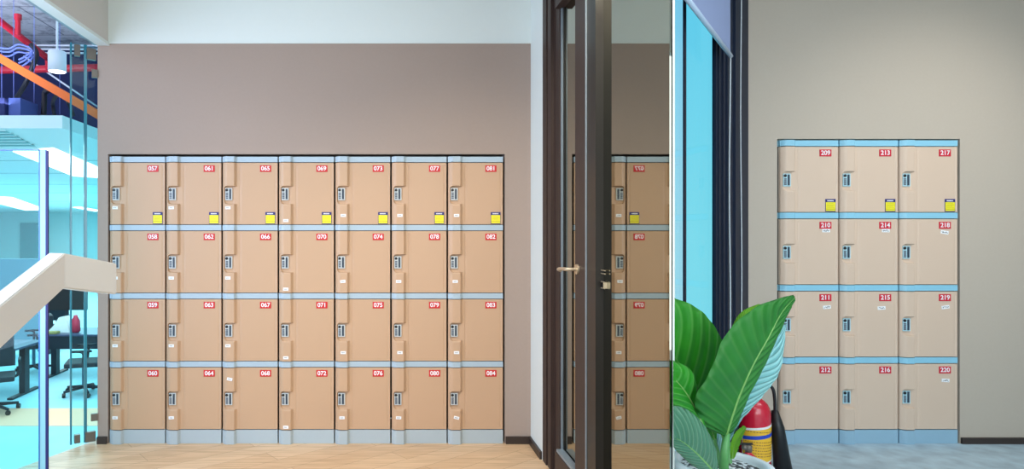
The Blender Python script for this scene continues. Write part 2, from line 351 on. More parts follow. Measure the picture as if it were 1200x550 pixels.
def profile_bar(z0, z1, m, name, extra=.0015):
    bm = bmesh.new(); xs = [.004]+[.006+.004*i for i in range(9)]+[.06]+[.078+.002*i for i in range(10)]+[UW-.004]
    f = [(x, -prof(x)-extra) for x in xs]
    pts = f+[(UW-.004, .03), (.004, .03)]
    prism(bm, [(x, y, -z0) for x, y in pts], (0, 0, -(z1-z0)))
    bmesh.ops.recalc_face_normals(bm, faces=bm.faces[:])
    me = bpy.data.meshes.new(name); bm.to_mesh(me); bm.free(); me.materials.append(m); return me
def mesh_of(bm, mats, name):
    bmesh.ops.recalc_face_normals(bm, faces=bm.faces[:]); me = bpy.data.meshes.new(name); bm.to_mesh(me); bm.free()
    for m in mats: me.materials.append(m)
    return me
def slab(x0, x1, z0, z1, y0, y1, mats, name, bev=0): return mesh_of(BX(x0, x1, y0, y1, -z1, -z0, bev=bev), mats, name)
def text_mesh(s, size, m, name):
    c = bpy.data.curves.new(name, 'FONT'); c.body = s; c.size = size; c.align_x = 'CENTER'; c.align_y = 'CENTER'; c.extrude = .0005; c.offset = .0007
    o = bpy.data.objects.new('tmp', c); COL.objects.link(o)
    bpy.context.view_layer.update()
    me = bpy.data.meshes.new_from_object(o.evaluated_get(bpy.context.evaluated_depsgraph_get()))
    bpy.data.objects.remove(o); bpy.data.curves.remove(c)
    me.name = name; me.materials.clear(); me.materials.append(m)
    me.transform(Matrix.Rotation(PI/2, 4, 'X'))
    return me
PXM = 4.0/F      # metres per pixel on the locker plane
def squiggle(seed, wdt, hgt):
    r = random.Random(seed); pts = []
    n = 12
    for i in range(n): pts.append((-wdt/2+wdt*i/(n-1)+r.uniform(-.002, .002), 0, r.uniform(-hgt/2, hgt/2)))
    return mesh_of(tube(bmesh.new(), smoothpts(pts, 3), .0011, 4), [M['ink']], 'handwriting')
sets = {}
for key, dm, sm, lm, rm in (('L', M['tan'], M['strip'], M['lock'], M['red']), ('R', M['pinkbeige'], M['strip2'], M['lock2'], M['redp'])):
    d = {}
    d['door'] = door_mesh(dm, 'door'); d['strip'] = profile_bar(0, ST, sm, 'top_strip')
    d['carcass'] = slab(.007, UW-.006, ST, UH-.001, .019, .45, [M['gap_shade']], 'carcass')
    d['lock'] = slab(.022, .066, .196, .272, -.006, .004, [lm], 'lock', bev=.003)
    bm = bmesh.new()
    lathe(bm, [(.0085, 0), (.0085, .004), (.006, .005)], 16); bmesh.ops.rotate(bm, verts=bm.verts, matrix=Matrix.Rotation(PI/2, 3, 'X')); bmesh.ops.translate(bm, verts=bm.verts, vec=(.032, -.006, -.209))
    d['keyhole'] = mesh_of(bm, [M['black']], 'keyhole')
    d['slot'] = slab(.047, .059, .202, .266, -.0085, -.005, [M['slot']], 'pull_slot', bev=.0015)
    bm = bmesh.new()
    for k in range(4): box(bm, .026, .040, -.0085, -.005, -.264+.0105*k, -.256+.0105*k)
    d['dial'] = mesh_of(bm, [M['dial']], 'number_dial')
    d['tag'] = slab(.238, .308, .054, .095, -.0025, .001, [rm], 'number_tag', bev=.001)
    bm = bmesh.new()
    for k in range(7): box(bm, .0, .0035, -.0022, -.0005, -.092+.0052*k, -.0895+.0052*k)
    d['stk'] = slab(.272, .333, .346, .421, -.0022, .001, [M['navyst']], 'notice_sticker', bev=.0008)
    d['stk_y'] = slab(.2745, .3305, .365, .4165, -.0030, -.0015, [M['yellow']], 'yellow_panel')
    bm2 = bmesh.new(); r = random.Random(3); x = .283
    while x < .318:
        ww = r.uniform(.003, .006); box(bm2, x, x+ww, -.003, -.0018, -.3595, -.3530); x += ww+.0014
    d['stk_t'] = mesh_of(bm2, [M['paper']], 'header_marks')
    bm3 = bmesh.new()
    for k, (xx, zz_) in enumerate(((.300, .373), (.306, .381), (.297, .388), (.303, .395))): box(bm3, .281, xx+.02, -.0034, -.0028, -zz_-.0012, -zz_)
    box(bm3, .2745, .3305, -.0036, -.0028, -.4068, -.4045)
    d['stk_l'] = mesh_of(bm3, [mat('olive print', srgb(150, 144, 40), .6)], 'printed_lines')
    bm.free(); sets[key] = d
def child(name, me, parent, loc=(0, 0, 0), rot=(0, 0, 0)):
    o = bpy.data.objects.new(name, me); o.location = loc; o.rotation_euler = rot; return link(o, parent)
label_me = slab(-.0165, .0165, -.009, .009, -.0018, .0005, [M['paper']], 'name_label', bev=.0006)
bml = bmesh.new()
for k in range(4): box(bml, -.010+.005*k, -.0075+.005*k, -.0023, -.0015, -.003, .003)
label_ink = mesh_of(bml, [M['dial']], 'label_marks')
rlabel_me = slab(-.023, .023, -.010, .010, -.0018, .0005, [M['paper']], 'name_label', bev=.0006)
TK = {}
def make_locker(key, num, X, zt, row, s, label, group, lab=None, lab_tilt=0, hand=None):
    d = sets[key]
    t = thing('locker', label, 'locker', (X, 4.0, zt), 0, group); t.scale = (s, 1, s)
    dz = (0, 0, 0)
    child('top_strip', d['strip'], t); child('carcass', d['carcass'], t)
    dr = child('door', d['door'], t)
    lk = child('lock', d['lock'], t); child('keyhole', d['keyhole'], lk); child('pull_slot', d['slot'], lk); child('number_dial', d['dial'], lk)
    tg = child('number_tag', d['tag'], t)
    child('numerals', text_mesh(num, .037, M['paper'], 'numerals'), tg, (.273, -.0031, -.0745))
    if row == 0:
        st = child('notice_sticker', d['stk'], t); child('yellow_panel', d['stk_y'], st); child('header_marks', d['stk_t'], st); child('printed_lines', d['stk_l'], st)
    if lab:
        x, z = lab[0]*PXM/s, lab[1]*PXM/s
        if hand is None:
            o = child('name_label', label_me, t, (x, -relief(x, z)-.0008 if x < .1 else 0, -z), (0, math.radians(lab_tilt), 0)); child('label_marks', label_ink, o)
        else:
            o = child('name_label', rlabel_me, t, (x, 0, -z), (0, math.radians(lab_tilt), 0))
            child('handwriting', squiggle(hand, .034, .011), o, (0, -.002, 0))
    return t
lab = {}
for c in range(3):
    for r_ in range(4): lab[(c, r_)] = ((8 if c else 8.5, (60, 62, 61, 65)[r_]), 0)
for r_, z in enumerate((75, 75, 75, 76)): lab[(3, r_)] = ((9.5, z), 0)
for c in (4, 5, 6):
    for r_, z in enumerate((69, 66, 69, 65)): lab[(c, r_)] = ((10.5 if r_ % 2 == 0 else 9, z), 0)
lab[(2, 3)] = ((10, 20), 12); lab[(4, 1)] = ((10, 66), -6); lab[(5, 3)] = ((9, 65), 2); lab[(6, 3)] = ((10.5, 65), 14); lab[(1, 3)] = ((8, 65), -3)
rows = ('top row', 'second row', 'third row', 'bottom row')
side = ('nearest the glass door', 'second column from left', 'third column from left', 'middle column', 'fifth column from left', 'sixth column from left', 'rightmost column')
Z0L = .0853+4*UH+.0013
for c in range(7):
    for r_ in range(4):
        n = '%03d' % (57+4*c+r_); l = lab[(c, r_)]
        ex = ', yellow notice sticker' if r_ == 0 else ''
        make_locker('L', n, HL+c*UW, Z0L-r_*UH, r_, 1.0, 'tan locker with red tag %s%s, %s, %s' % (n, ex, rows[r_], side[c]), 'tan lockers of the seven-column bank', l[0], l[1])
for c in range(7):
    o = link(bpy.data.objects.new('locker_plinth', profile_bar(0, .0848, M['plinth'], 'locker_plinth'))); o.location = (HL+c*UW, 4.0, .0856)
    tag(o, 'grey-blue plinth on the wood floor under locker %03d' % (60+4*c), 'plinth', 'plinths under the tan lockers')
UH2 = UH*RS*1.0055
Z0R = .0853+4*UH*RS+.0013
rl = {(0, 1): ((55, 21), 0, 1), (1, 1): ((55, 21), 0, 2), (2, 1): ((54, 23), 9, 3), (0, 2): ((56, 26), -5, 4), (1, 2): ((50, 27), -3, 5), (2, 2): ((55, 26), -8, 6), (2, 3): ((55, 27), 3, 7)}
rside = ('left column behind the plant', 'middle column', 'right column')
for c in range(3):
    for r_ in range(4):
        n = '%03d' % (209+4*c+r_); l = rl.get((c, r_))
        ex = ', yellow notice sticker' if r_ == 0 else (', handwritten paper label' if l else '')
        make_locker('R', n, RL+c*UW*RS, Z0R-r_*UH*RS, r_, RS, 'beige locker with red tag %s%s, %s, %s' % (n, ex, rows[r_], rside[c]), 'beige lockers of the three-column bank', l[0] if l else None, l[1] if l else 0, l[2] if l else None)
for c in range(3):
    o = link(bpy.data.objects.new('locker_plinth', profile_bar(0, .0848, M['plinth2'], 'locker_plinth'))); o.location = (RL+c*UW*RS, 4.0, .0856); o.scale = (RS, 1, 1)
    tag(o, 'slate-blue plinth on the grey floor under locker %03d' % (212+4*c), 'plinth', 'plinths under the beige lockers')

# ---------------------------------------------------------------- roller blind and chains
t = thing('roller_blind', 'grey-blue roller blind pulled partly down over the tall window', 'blind')
z_b = EYE+.937
a, b = WP(788.5, .02)-WN*.02, WP(855.5, .02)-WN*.02
bm = bmesh.new(); prism(bm, [p+Vector((0, 0, z_b+.01)) for p in (a+WN*.02, b+WN*.02, b+WN*.0215, a+WN*.0215)], (0, 0, 2.93-z_b)); obj('blind_fabric', bm, mat('grey blue blind cloth', srgb(138, 152, 190), .8, noise=.02, nscale=200), t)
bm = tube(bmesh.new(), [a+WN*.021+Vector((0, 0, z_b)), b+WD*.02+WN*.021+Vector((0, 0, z_b))], .011, 12); obj('bottom_bar', bm, mat('pale bar', srgb(176, 196, 220), .4), t, True)
bm = tube(bmesh.new(), [a+WN*.03+Vector((0, 0, 2.9)), b+WD*.02+WN*.03+Vector((0, 0, 2.9))], .03, 16); obj('roller_tube', bm, M['navy'], t, True)
def chain(px, z0, z1, label, wob):
    base = WP(px, .02); bm = bmesh.new(); pts = []
    n = 60
    for i in range(n+1):
        z = z0+(z1-z0)*i/n; pts.append(base+Vector((wob*math.sin(i*.13), 0, z)))
    tube(bm, pts, .0036, 6)
    for i in range(0, n+1): 
        bmesh.ops.create_icosphere(bm, subdivisions=1, radius=.0045, matrix=Matrix.Translation(pts[i]))
    tag(obj('blind_chain', bm, mat('pale bead chain', srgb(196, 204, 210), .5), None, True), label, 'blind chain', 'blind chains')
chain(855.3, .55, 2.235, 'pale bead chain hanging below the end of the blind bar', .003)
chain(868.5, .60, 2.93, 'pale bead chain hanging on the navy jamb nearest the greige wall', .003)

# ---------------------------------------------------------------- fire extinguishers
def label_band(bm, r, z0, z1, a0, a1, n=24, tilt=0):
    vs = []
    for i in range(n+1):
        a = a0+(a1-a0)*i/n; x, y = r*math.cos(a), r*math.sin(a); dz = tilt*(i/n-.5)
        vs.append((bm.verts.new((x, y, z0+dz)), bm.verts.new((x, y, z1+dz)), bm.verts.new((x*.97, y*.97, z1+dz)), bm.verts.new((x*.97, y*.97, z0+dz))))
    for i in range(n):
        for k in range(4): bm.faces.new((vs[i][k], vs[i+1][k], vs[i+1][(k+1) % 4], vs[i][(k+1) % 4]))
    bm.faces.new(vs[0]); bm.faces.new(vs[-1][::-1])
    return bm
EY = 3.52; EXX = (884.5-CX)/F*EY
M['extred'] = mat('glossy red enamel', srgb(205, 14, 50), .25, coat=.6)
t = thing('fire_extinguisher', 'tall red fire extinguisher with yellow label and black horn on floor', 'fire extinguisher', (EXX, EY, 0))
R = .078
bm = lathe(bmesh.new(), [(R*.86, 0), (R*.97, .012), (R, .03), (R, .315), (R*.985, .335), (R*.92, .36), (R*.78, .382), (R*.55, .40), (R*.32, .412), (R*.27, .43), (R*.27, .445)], 48)
obj('cylinder', bm, M['extred'], t, True)
a0, a1 = math.radians(190), math.radians(352)
lb = obj('label_wrap', label_band(bmesh.new(), R*1.008, .07, .268, a0, a1, tilt=.035), M['paper'], t)
obj('yellow_panel', label_band(bmesh.new(), R*1.014, .078, .256, a0+.06, a1-.06, tilt=.033), mat('warm yellow print', srgb(240, 190, 50), .5), lb)
obj('blue_band', label_band(bmesh.new(), R*1.020, .205, .225, a0+.06, a1-.06, tilt=.033), mat('blue print', srgb(30, 70, 190), .5), lb)
bm = bmesh.new(); r = random.Random(5)
for row, z in enumerate((.24, .185, .17, .155, .14, .125, .11)):
    a = a0+.25
    while a < a1-.3:
        w_ = r.uniform(.05, .14); label_band(bm, R*1.024, z-.002, z+.002, a, a+w_, 3); a += w_+.06
obj('print_marks', bm, mat('brown print', srgb(150, 100, 50), .6), lb)
bm = BX(-.022, .022, -.02, .02, .440, .475, bev=.005); v = obj('valve', bm, M['steel'], t)
bm = BX(-.012, .075, -.009, .009, .470, .480, bev=.003); box(bm, -.012, .08, -.009, .009, .492, .502, bev=.003); obj('squeeze_handle', bm, M['black'], v)
hx = P(907, 483, EY)-Vector((EXX, EY, 0))
bm = tube(bmesh.new(), smoothpts([(.015, 0, .462), (.045, -.005, .480), (.075, -.008, .478), (.095, -.01, .455), (.104, -.01, .40), (hx.x, hx.y-.01, hx.z)], 6), .0085, 10); obj('hose', bm, M['black'], t, True)
bm = tube(bmesh.new(), [(hx.x-.002, -.01, hx.z+.01), (hx.x+.012, -.015, hx.z-.08), (hx.x+.032, -.03, .01)], .017, 20, .046); obj('horn', bm, M['black'], t, True)
bm = BX(.055, .118, -.016, .008, .19, .215, bev=.003); obj('horn_clip', bm, M['black'], t)
EY2 = 3.2; EX2 = (877-CX)/F*EY2
t = thing('fire_extinguisher', 'small red extinguisher mostly hidden behind the white planter', 'fire extinguisher', (EX2, EY2, 0))
bm = lathe(bmesh.new(), [(.041, 0), (.045, .01), (.045, .165), (.041, .19), (.027, .205), (.016, .213), (.014, .225)], 32); obj('cylinder', bm, M['extred'], t, True)
bm = lathe(bmesh.new(), [(.016, .22), (.018, .25), (.012, .255)], 16); bmesh.ops.create_icosphere(bm, subdivisions=2, radius=.014, matrix=Matrix.Translation((-.025, -.01, .245))); v = obj('valve', bm, M['steel'], t, True)
bm = BX(-.05, .02, -.008, .008, .255, .264, bev=.003); obj('squeeze_handle', bm, M['black'], v)

# ---------------------------------------------------------------- potted plant
PY = 2.22; PXc = (846-CX)/F*PY; PZ = EYE-(543-275)*PY/F; PR = .163
pot = thing('planter', 'round white planter pot with speckled pebbles on grey floor', 'planter', (PXc, PY, 0))
prof_ = [(PR*.74, 0), (PR*.78, .01), (PR*.97, PZ-.06), (PR, PZ-.01), (PR*.99, PZ), (PR*.86, PZ), (PR*.84, PZ-.012), (PR*.82, PZ-.04)]
obj('pot_shell', lathe(bmesh.new(), prof_, 64), mat('white glazed pot', srgb(222, 232, 240), .3), pot, True)
def pebble_mat():
    m = bpy.data.materials.new('black and white pebbles'); m.use_nodes = True; t = m.node_tree; b = t.nodes['Principled BSDF']
    n = t.nodes.new('ShaderNodeTexVoronoi'); n.inputs['Scale'].default_value = 95; c = t.nodes.new('ShaderNodeValToRGB'); c.color_ramp.interpolation = 'CONSTANT'
    c.color_ramp.elements[0].color = (.02, .02, .025, 1); c.color_ramp.elements[1].position = .52; c.color_ramp.elements[1].color = (.8, .84, .88, 1)
    tc = t.nodes.new('ShaderNodeTexCoord'); t.links.new(tc.outputs['Object'], n.inputs[0]); t.links.new(n.outputs['Color'], c.inputs[0]); t.links.new(c.outputs[0], b.inputs['Base Color'])
    bp = t.nodes.new('ShaderNodeBump'); bp.inputs['Distance'].default_value = .006; bp.inputs['Strength'].default_value = 1; bp.invert = True; t.links.new(n.outputs['Distance'], bp.inputs['Height']); t.links.new(bp.outputs[0], b.inputs['Normal']); return m
bm = bmesh.new(); lathe(bm, [(PR*.83, PZ-.05), (PR*.83, PZ-.022), (PR*.5, PZ-.012), (.01, PZ-.010)], 40)
tag(obj('pebbles', bm, pebble_mat(), pot), kind='stuff')

def leaf_mat(name, base, pale, vein, trans=.25, vs=30, contrast=.5):
    m = bpy.data.materials.new(name); m.use_nodes = True; t = m.node_tree; b = t.nodes['Principled BSDF']; L = t.links.new
    uv = t.nodes.new('ShaderNodeUVMap'); s = t.nodes.new('ShaderNodeSeparateXYZ'); L(uv.outputs[0], s.inputs[0])
    ab = t.nodes.new('ShaderNodeMath'); ab.operation = 'ABSOLUTE'; L(s.outputs[0], ab.inputs[0])
    mu = t.nodes.new('ShaderNodeMath'); mu.operation = 'MULTIPLY_ADD'; mu.inputs[1].default_value = -.22; L(ab.outputs[0], mu.inputs[0]); L(s.outputs[1], mu.inputs[2])
    sc = t.nodes.new('ShaderNodeMath'); sc.operation = 'MULTIPLY'; sc.inputs[1].default_value = vs*2*PI; L(mu.outputs[0], sc.inputs[0])
    si = t.nodes.new('ShaderNodeMath'); si.operation = 'SINE'; L(sc.outputs[0], si.inputs[0])
    nz = t.nodes.new('ShaderNodeTexNoise'); nz.inputs['Scale'].default_value = 9; nz.inputs['Detail'].default_value = 3; tc = t.nodes.new('ShaderNodeTexCoord'); L(tc.outputs['Object'], nz.inputs[0])
    c1 = t.nodes.new('ShaderNodeMix'); c1.data_type = 'RGBA'; c1.inputs[6].default_value = (*base, 1); c1.inputs[7].default_value = (*pale, 1); L(nz.outputs[0], c1.inputs[0])
    mr = t.nodes.new('ShaderNodeMapRange'); mr.inputs['From Min'].default_value = .55; mr.inputs['From Max'].default_value = 1; mr.inputs['To Max'].default_value = contrast; L(si.outputs[0], mr.inputs['Value'])
    c2 = t.nodes.new('ShaderNodeMix'); c2.data_type = 'RGBA'; c2.inputs[7].default_value = (*vein, 1); L(mr.outputs[0], c2.inputs[0]); L(c1.outputs[2], c2.inputs[6])
    L(c2.outputs[2], b.inputs['Base Color']); b.inputs['Roughness'].default_value = .52
    bp = t.nodes.new('ShaderNodeBump'); bp.inputs['Distance'].default_value = .003; bp.inputs['Strength'].default_value = .6; L(si.outputs[0], bp.inputs['Height']); L(bp.outputs[0], b.inputs['Normal'])
    tl = t.nodes.new('ShaderNodeBsdfTranslucent'); L(c2.outputs[2], tl.inputs[0]); mx = t.nodes.new('ShaderNodeMixShader'); mx.inputs[0].default_value = trans
    o = t.nodes['Material Output']; L(b.outputs[0], mx.inputs[1]); L(tl.outputs[0], mx.inputs[2]); L(mx.outputs[0], o.inputs[0]); return m
LM = {'dark': leaf_mat('deep green leaf', srgb(12, 104, 34), srgb(54, 146, 48), srgb(110, 165, 90), contrast=.16, vs=16),
      'bright': leaf_mat('bright green leaf', srgb(4, 122, 30), srgb(66, 180, 40), srgb(130, 205, 110), .3, vs=11, contrast=.32),
      'lime': leaf_mat('lime young leaf', srgb(60, 160, 20), srgb(140, 205, 40), srgb(170, 220, 100), .4),
      'pale': leaf_mat('pale blue green leaf underside', srgb(150, 218, 222), srgb(185, 236, 238), srgb(20, 100, 96), .25, vs=15, contrast=.55),
      'grey': leaf_mat('grey green leaf', srgb(50, 118, 88), srgb(96, 150, 120), srgb(150, 190, 160), .2, vs=14, contrast=.35)}
M['rib'] = mat('pale green midrib', srgb(120, 170, 90), .45)
M['stem'] = mat('green stem', srgb(84, 150, 84), .45, noise=.2, nscale=30)
def leaf(name, mid, le, re, m, parent, cup=.012, rib=.006, ripple=.0016):
    """mid / le / re: matching lists of (px,py,Y) for midrib, left edge, right edge, base to tip"""
    n = 7
    A, B, C_ = [smoothpts([P(*q) for q in s], n) for s in (mid, le, re)]
    N = len(A); W = 7; bm = bmesh.new(); uvl = bm.loops.layers.uv.new('UVMap'); rows_ = []; info = {}; gone = set()
    for i in range(N):
        v = i/(N-1); row = []
        nrm = (B[i]-A[i]).cross(A[min(i+1, N-1)]-A[max(i-1, 0)]); nrm = nrm.normalized() if nrm.length > 1e-9 else Vector((0, -1, 0))
        if nrm.y > 0: nrm = -nrm
        for k in range(-W, W+1):
            f = abs(k)/W; e = B[i] if k < 0 else C_[i]; p = A[i].lerp(e, f)
            wd = (e-A[i]).length
            p = p + nrm*(cup*math.sin(f*PI)*min(1, wd/.06) + ripple*math.sin(2*PI*9*(v-.2*f))*f)
            lim = (789.2-CX)*p.y/F
            if p.x < lim-.03: gone.add((i, k))
            if p.x < lim: p.x = lim
            vv = bm.verts.new(p); info[vv] = (k/W, v); row.append(vv)
        rows_.append(row)
    for i in range(N-1):
        for k in range(2*W):
            if (i, k-W) in gone or (i+1, k-W) in gone or (i, k+1-W) in gone: continue
            f = bm.faces.new((rows_[i][k], rows_[i][k+1], rows_[i+1][k+1], rows_[i+1][k]))
            for l in f.loops: l[uvl].uv = info[l.vert]
    bmesh.ops.recalc_face_normals(bm, faces=bm.faces[:])
    me = bpy.data.meshes.new(name); bm.to_mesh(me); bm.free(); me.materials.append(m)
    for p in me.polygons: p.use_smooth = True
    o = link(bpy.data.objects.new(name, me), parent)
    s = o.modifiers.new('thickness', 'SOLIDIFY'); s.thickness = .0012
    A = [p for p in A if p.x > (790-CX)*p.y/F]
    o2 = obj('midrib', tube(bmesh.new(), [p+Vector((0, -.001, 0)) for p in A], rib, 8, .0012), M['rib'], o, True)
    return o
plant = thing('potted_plant', 'large broad-leaved green plant growing from the white planter', 'plant')
Zp = 2.2
leaf('leaf', [(850, 512, 2.2), (855, 496, 2.18), (866, 464, 2.16), (882, 428, 2.14), (900, 396, 2.13), (916, 366, 2.15), (931, 349, 2.17)],
     [(845, 509, 2.2), (826, 500, 2.12), (814, 470, 2.06), (832, 436, 2.04), (852, 390, 2.05), (888, 359, 2.09), (929, 346, 2.17)],
     [(852, 511, 2.2), (862, 500, 2.2), (877, 464, 2.2), (895, 430, 2.2), (909, 398, 2.18), (922, 370, 2.17), (931.5, 352, 2.17)], LM['dark'], plant, rib=.006)
leaf('leaf', [(838, 520, 2.25), (826, 490, 2.25), (812, 464, 2.25), (798, 430, 2.22), (776, 400, 2.2), (752, 368, 2.2)],
     [(836, 520, 2.25), (815, 486, 2.2), (790, 460, 2.18), (770, 432, 2.15), (750, 400, 2.15), (748, 370, 2.2)],
     [(840, 520, 2.25), (838, 470, 2.3), (848, 412, 2.3), (832, 376, 2.28), (805, 355, 2.26), (758, 342, 2.22)], LM['bright'], plant)
leaf('leaf', [(846, 520, 2.32), (852, 470, 2.34), (862, 420, 2.36), (876, 382, 2.36), (893, 358, 2.37)],
     [(844, 520, 2.32), (842, 470, 2.36), (850, 410, 2.38), (865, 370, 2.38), (889, 356.5, 2.37)],
     [(848, 520, 2.32), (866, 470, 2.32), (880, 420, 2.33), (890, 386, 2.34), (897, 360, 2.37)], LM['lime'], plant)
leaf('leaf', [(852, 520, 2.26), (862, 488, 2.26), (880, 452, 2.26), (900, 420, 2.26), (917, 382, 2.28)],
     [(850, 520, 2.26), (858, 480, 2.22), (874, 440, 2.22), (896, 402, 2.22), (915, 376, 2.28)],
     [(854, 520, 2.26), (868, 494, 2.24), (896, 462, 2.22), (915, 432, 2.22), (921, 380, 2.28)], LM['pale'], plant, rib=.003)
leaf('leaf', [(834, 528, 2.12), (822, 496, 2.1), (806, 464, 2.08), (786, 440, 2.05), (765, 424, 2.02)],
     [(832, 528, 2.12), (808, 496, 2.06), (786, 474, 2.04), (768, 455, 2.02), (763, 428, 2.02)],
     [(836, 528, 2.12), (822, 486, 2.1), (819, 462, 2.1), (808, 432, 2.07), (768, 418, 2.02)], LM['bright'], plant)
leaf('leaf', [(838, 556, 2.06), (826, 542, 2.02), (812, 528, 1.98), (796, 516, 1.95), (770, 504, 1.92)],
     [(836, 558, 2.06), (815, 548, 2.0), (800, 536, 1.96), (786, 522, 1.93), (768, 508, 1.92)],
     [(841, 553, 2.06), (838, 525, 2.02), (822, 495, 1.98), (797, 477, 1.95), (764, 478, 1.92)], LM['grey'], plant, rib=.005)
leaf('leaf', [(848, 545, 2.24), (836, 520, 2.3), (824, 500, 2.32), (805, 480, 2.34), (790, 474, 2.34)],
     [(846, 545, 2.24), (826, 524, 2.3), (806, 504, 2.32), (792, 488, 2.34), (787, 478, 2.34)],
     [(850, 545, 2.24), (846, 515, 2.3), (838, 490, 2.32), (818, 472, 2.34), (793, 470, 2.34)], LM['pale'], plant, rib=.003)
leaf('leaf', [(858, 538, 2.18), (860, 524, 2.19), (866, 512, 2.2), (873, 500, 2.2)],
     [(856, 538, 2.18), (856, 522, 2.18), (861, 508, 2.19), (871, 499, 2.2)],
     [(860, 538, 2.18), (865, 526, 2.18), (869, 515, 2.19), (874, 502, 2.2)], LM['lime'], plant, rib=.002)
for pts, r1, r2 in (([(848, 556, 2.2), (849, 530, 2.18), (852, 508, 2.2)], .017, .010), ([(842, 560, 2.22), (840, 535, 2.24), (836, 515, 2.25)], .014, .009),
                    ([(847, 560, 2.26), (847, 535, 2.3), (846, 515, 2.32)], .011, .008), ([(856, 560, 2.24), (854, 535, 2.26), (853, 515, 2.26)], .011, .007),
                    ([(838, 562, 2.18), (833, 540, 2.14), (833, 522, 2.12)], .013, .008), ([(846, 564, 2.16), (841, 560, 2.10), (837, 554, 2.06)], .010, .007)):
    obj('stem', tube(bmesh.new(), smoothpts([P(*q) for q in pts], 4), r1, 10, r2), M['stem'], plant, True)

# ---------------------------------------------------------------- stair balustrade (white box rail)
bm = bmesh.new(); secs = []
sv = P(57, 296.5, 2.31)-P(76, 297, 2.30); dv = Vector((0, 0, -.125))
for T in (P(-70, 416, 1.55), P(76, 297, 2.30), P(137, 309, 2.60)):
    secs.append([bm.verts.new(v) for v in (T, T+dv, T+dv+sv, T+sv)])
for i in range(2):
    for k in range(4): bm.faces.new((secs[i][k], secs[i][(k+1) % 4], secs[i+1][(k+1) % 4], secs[i+1][k]))
bm.faces.new(secs[0]); bm.faces.new(secs[2][::-1])
bmesh.ops.recalc_face_normals(bm, faces=bm.faces[:])
bmesh.ops.bevel(bm, geom=bm.edges[:], offset=.004, segments=2, affect='EDGES')
tag(obj('stair_rail', bm, mat('warm white painted rail', srgb(222, 217, 210), .45, noise=.02, nscale=8)), 'thick off-white bent stair handrail in front of the glass door', 'handrail')

# ---------------------------------------------------------------- glass doorway on the left
t = thing('glass_door', 'tall frameless glass door leaves with steel patch fittings beside lockers', 'glass door', (-1.80, 4.02, 0))
def gl(p0, p1, z0, z1, th=.010):
    a, b = Vector((*p0, 0)), Vector((*p1, 0)); d = (b-a).normalized(); n = Vector((-d.y, d.x, 0))*th/2
    return prism(bmesh.new(), [v+Vector((0, 0, z0)) for v in (a+n, b+n, b-n, a-n)], (0, 0, z1-z0))
def put(name, bm, m): 
    bmesh.ops.translate(bm, verts=bm.verts, vec=(1.80, -4.02, 0)); return obj(name, bm, m, t)
pA, pB, pC = (-1.797, 4.04), (-1.855, 3.995), (-1.925, 3.945)
put('glass_leaf', gl(pA, pB, .012, 2.49), M['glass_c']); put('glass_leaf', gl(pB, pC, .012, 2.49), M['glass_c'])
put('glass_edge', gl((pB[0]-.0, pB[1]), (pB[0]-.014, pB[1]-.010), .012, 2.49, .013), M['glass_e'])
put('glass_edge', gl((pC[0], pC[1]), (pC[0]-.008, pC[1]-.006), .012, 2.49, .013), M['glass_e'])
put('glass_edge', gl((-1.797, 4.03), (-1.791, 4.03), .012, 2.49, .01), M['glass_e3'])
put('patch_fitting', gl((-1.815, 4.022), (-1.862, 3.986), .012, .075, .03), M['steel']); put('patch_fitting', gl((-1.885, 3.968), (-1.912, 3.95), .018, .07, .03), M['steel'])
put('patch_fitting', gl((-1.812, 4.024), (-1.855, 3.99), 2.40, 2.47, .03), M['steel']); put('patch_fitting', gl((-1.885, 3.968), (-1.912, 3.95), 2.41, 2.48, .03), M['steel'])
put('wall_hinge', gl((-1.790, 4.0), (-1.825, 3.985), .145, .190, .02), M['steel']); put('wall_hinge', gl((-1.790, 4.0), (-1.820, 3.985), 2.285, 2.335, .02), M['steel'])
t = thing('glass_screen', 'lower frameless glass screen with blue edge behind the handrail', 'glass screen', (-1.80, 3.42, 0))
def scr(name, x0, x1, z0, z1, m, y0=-.006, y1=.006): return obj(name, BX(x0, x1, y0, y1, z0, z1), m, t)
scr('glass_leaf', -.60, -.04, -.03, 1.755, M['glass_c']); scr('glass_edge', -.60, -.04, 1.755, 1.762, M['glass_e2'])
scr('glass_edge', -.043, -.036, -.0, 1.762, M['glass_e2']); scr('glass_edge', -.036, -.006, 0, 1.762, M['glass_e3'], -.004, .008); scr('glass_edge', -.006, .006, 0, 1.755, M['navyst'])
scr('floor_channel', -.36, .006, -.0, .03, M['steel'], -.012, .012)

# ---------------------------------------------------------------- office beyond (lower level)
LF = -1.06
struct('floor_office', BX(-34, -1.85, -1, 30, LF-.1, LF), M['carpet'])
struct('floor_office_band', BX(-12, -1.95, 7.9, 8.7, LF, LF+.004), M['orange_floor'])
struct('wall_office_far', BX(-34, -1.85, 30, 30.2, LF, 2.34), M['officewall'])
struct('wall_office_divide', BX(-1.85, -1.80, 4.6, 30, LF, 4.4), M['officewall'])
struct('wall_platform', BX(-1.86, -1.80, 3.0, 4.6, LF, -.12), M['officewall'])
struct('ceiling_office', BX(-34, -3.117, 6.2, 30, 2.337, 2.462), M['ceil_o'])
struct('wall_void', BX(-16, -1.85, 10.4, 10.6, 2.462, 4.5), M['voidwall'])
struct('ceiling_concrete', BX(-16, -1.80, 2.0, 10.4, 4.3, 4.5), M['concrete'])
def Cc(px, py, z=2.337):
    Y = (z-EYE)*F/(CY-py); return P(px, py, Y)
def ceil_lamp(pts, label):
    o = obj('ceiling_light', prism(bmesh.new(), [Cc(*p) for p in pts], (0, 0, -.012)), M['lampe']); tag(o, label, 'ceiling light', 'office ceiling light strips')
ceil_lamp([(15, 177), (62, 173), (116, 196), (116, 208), (86, 206)], 'long white ceiling light strip, the nearer and higher one')
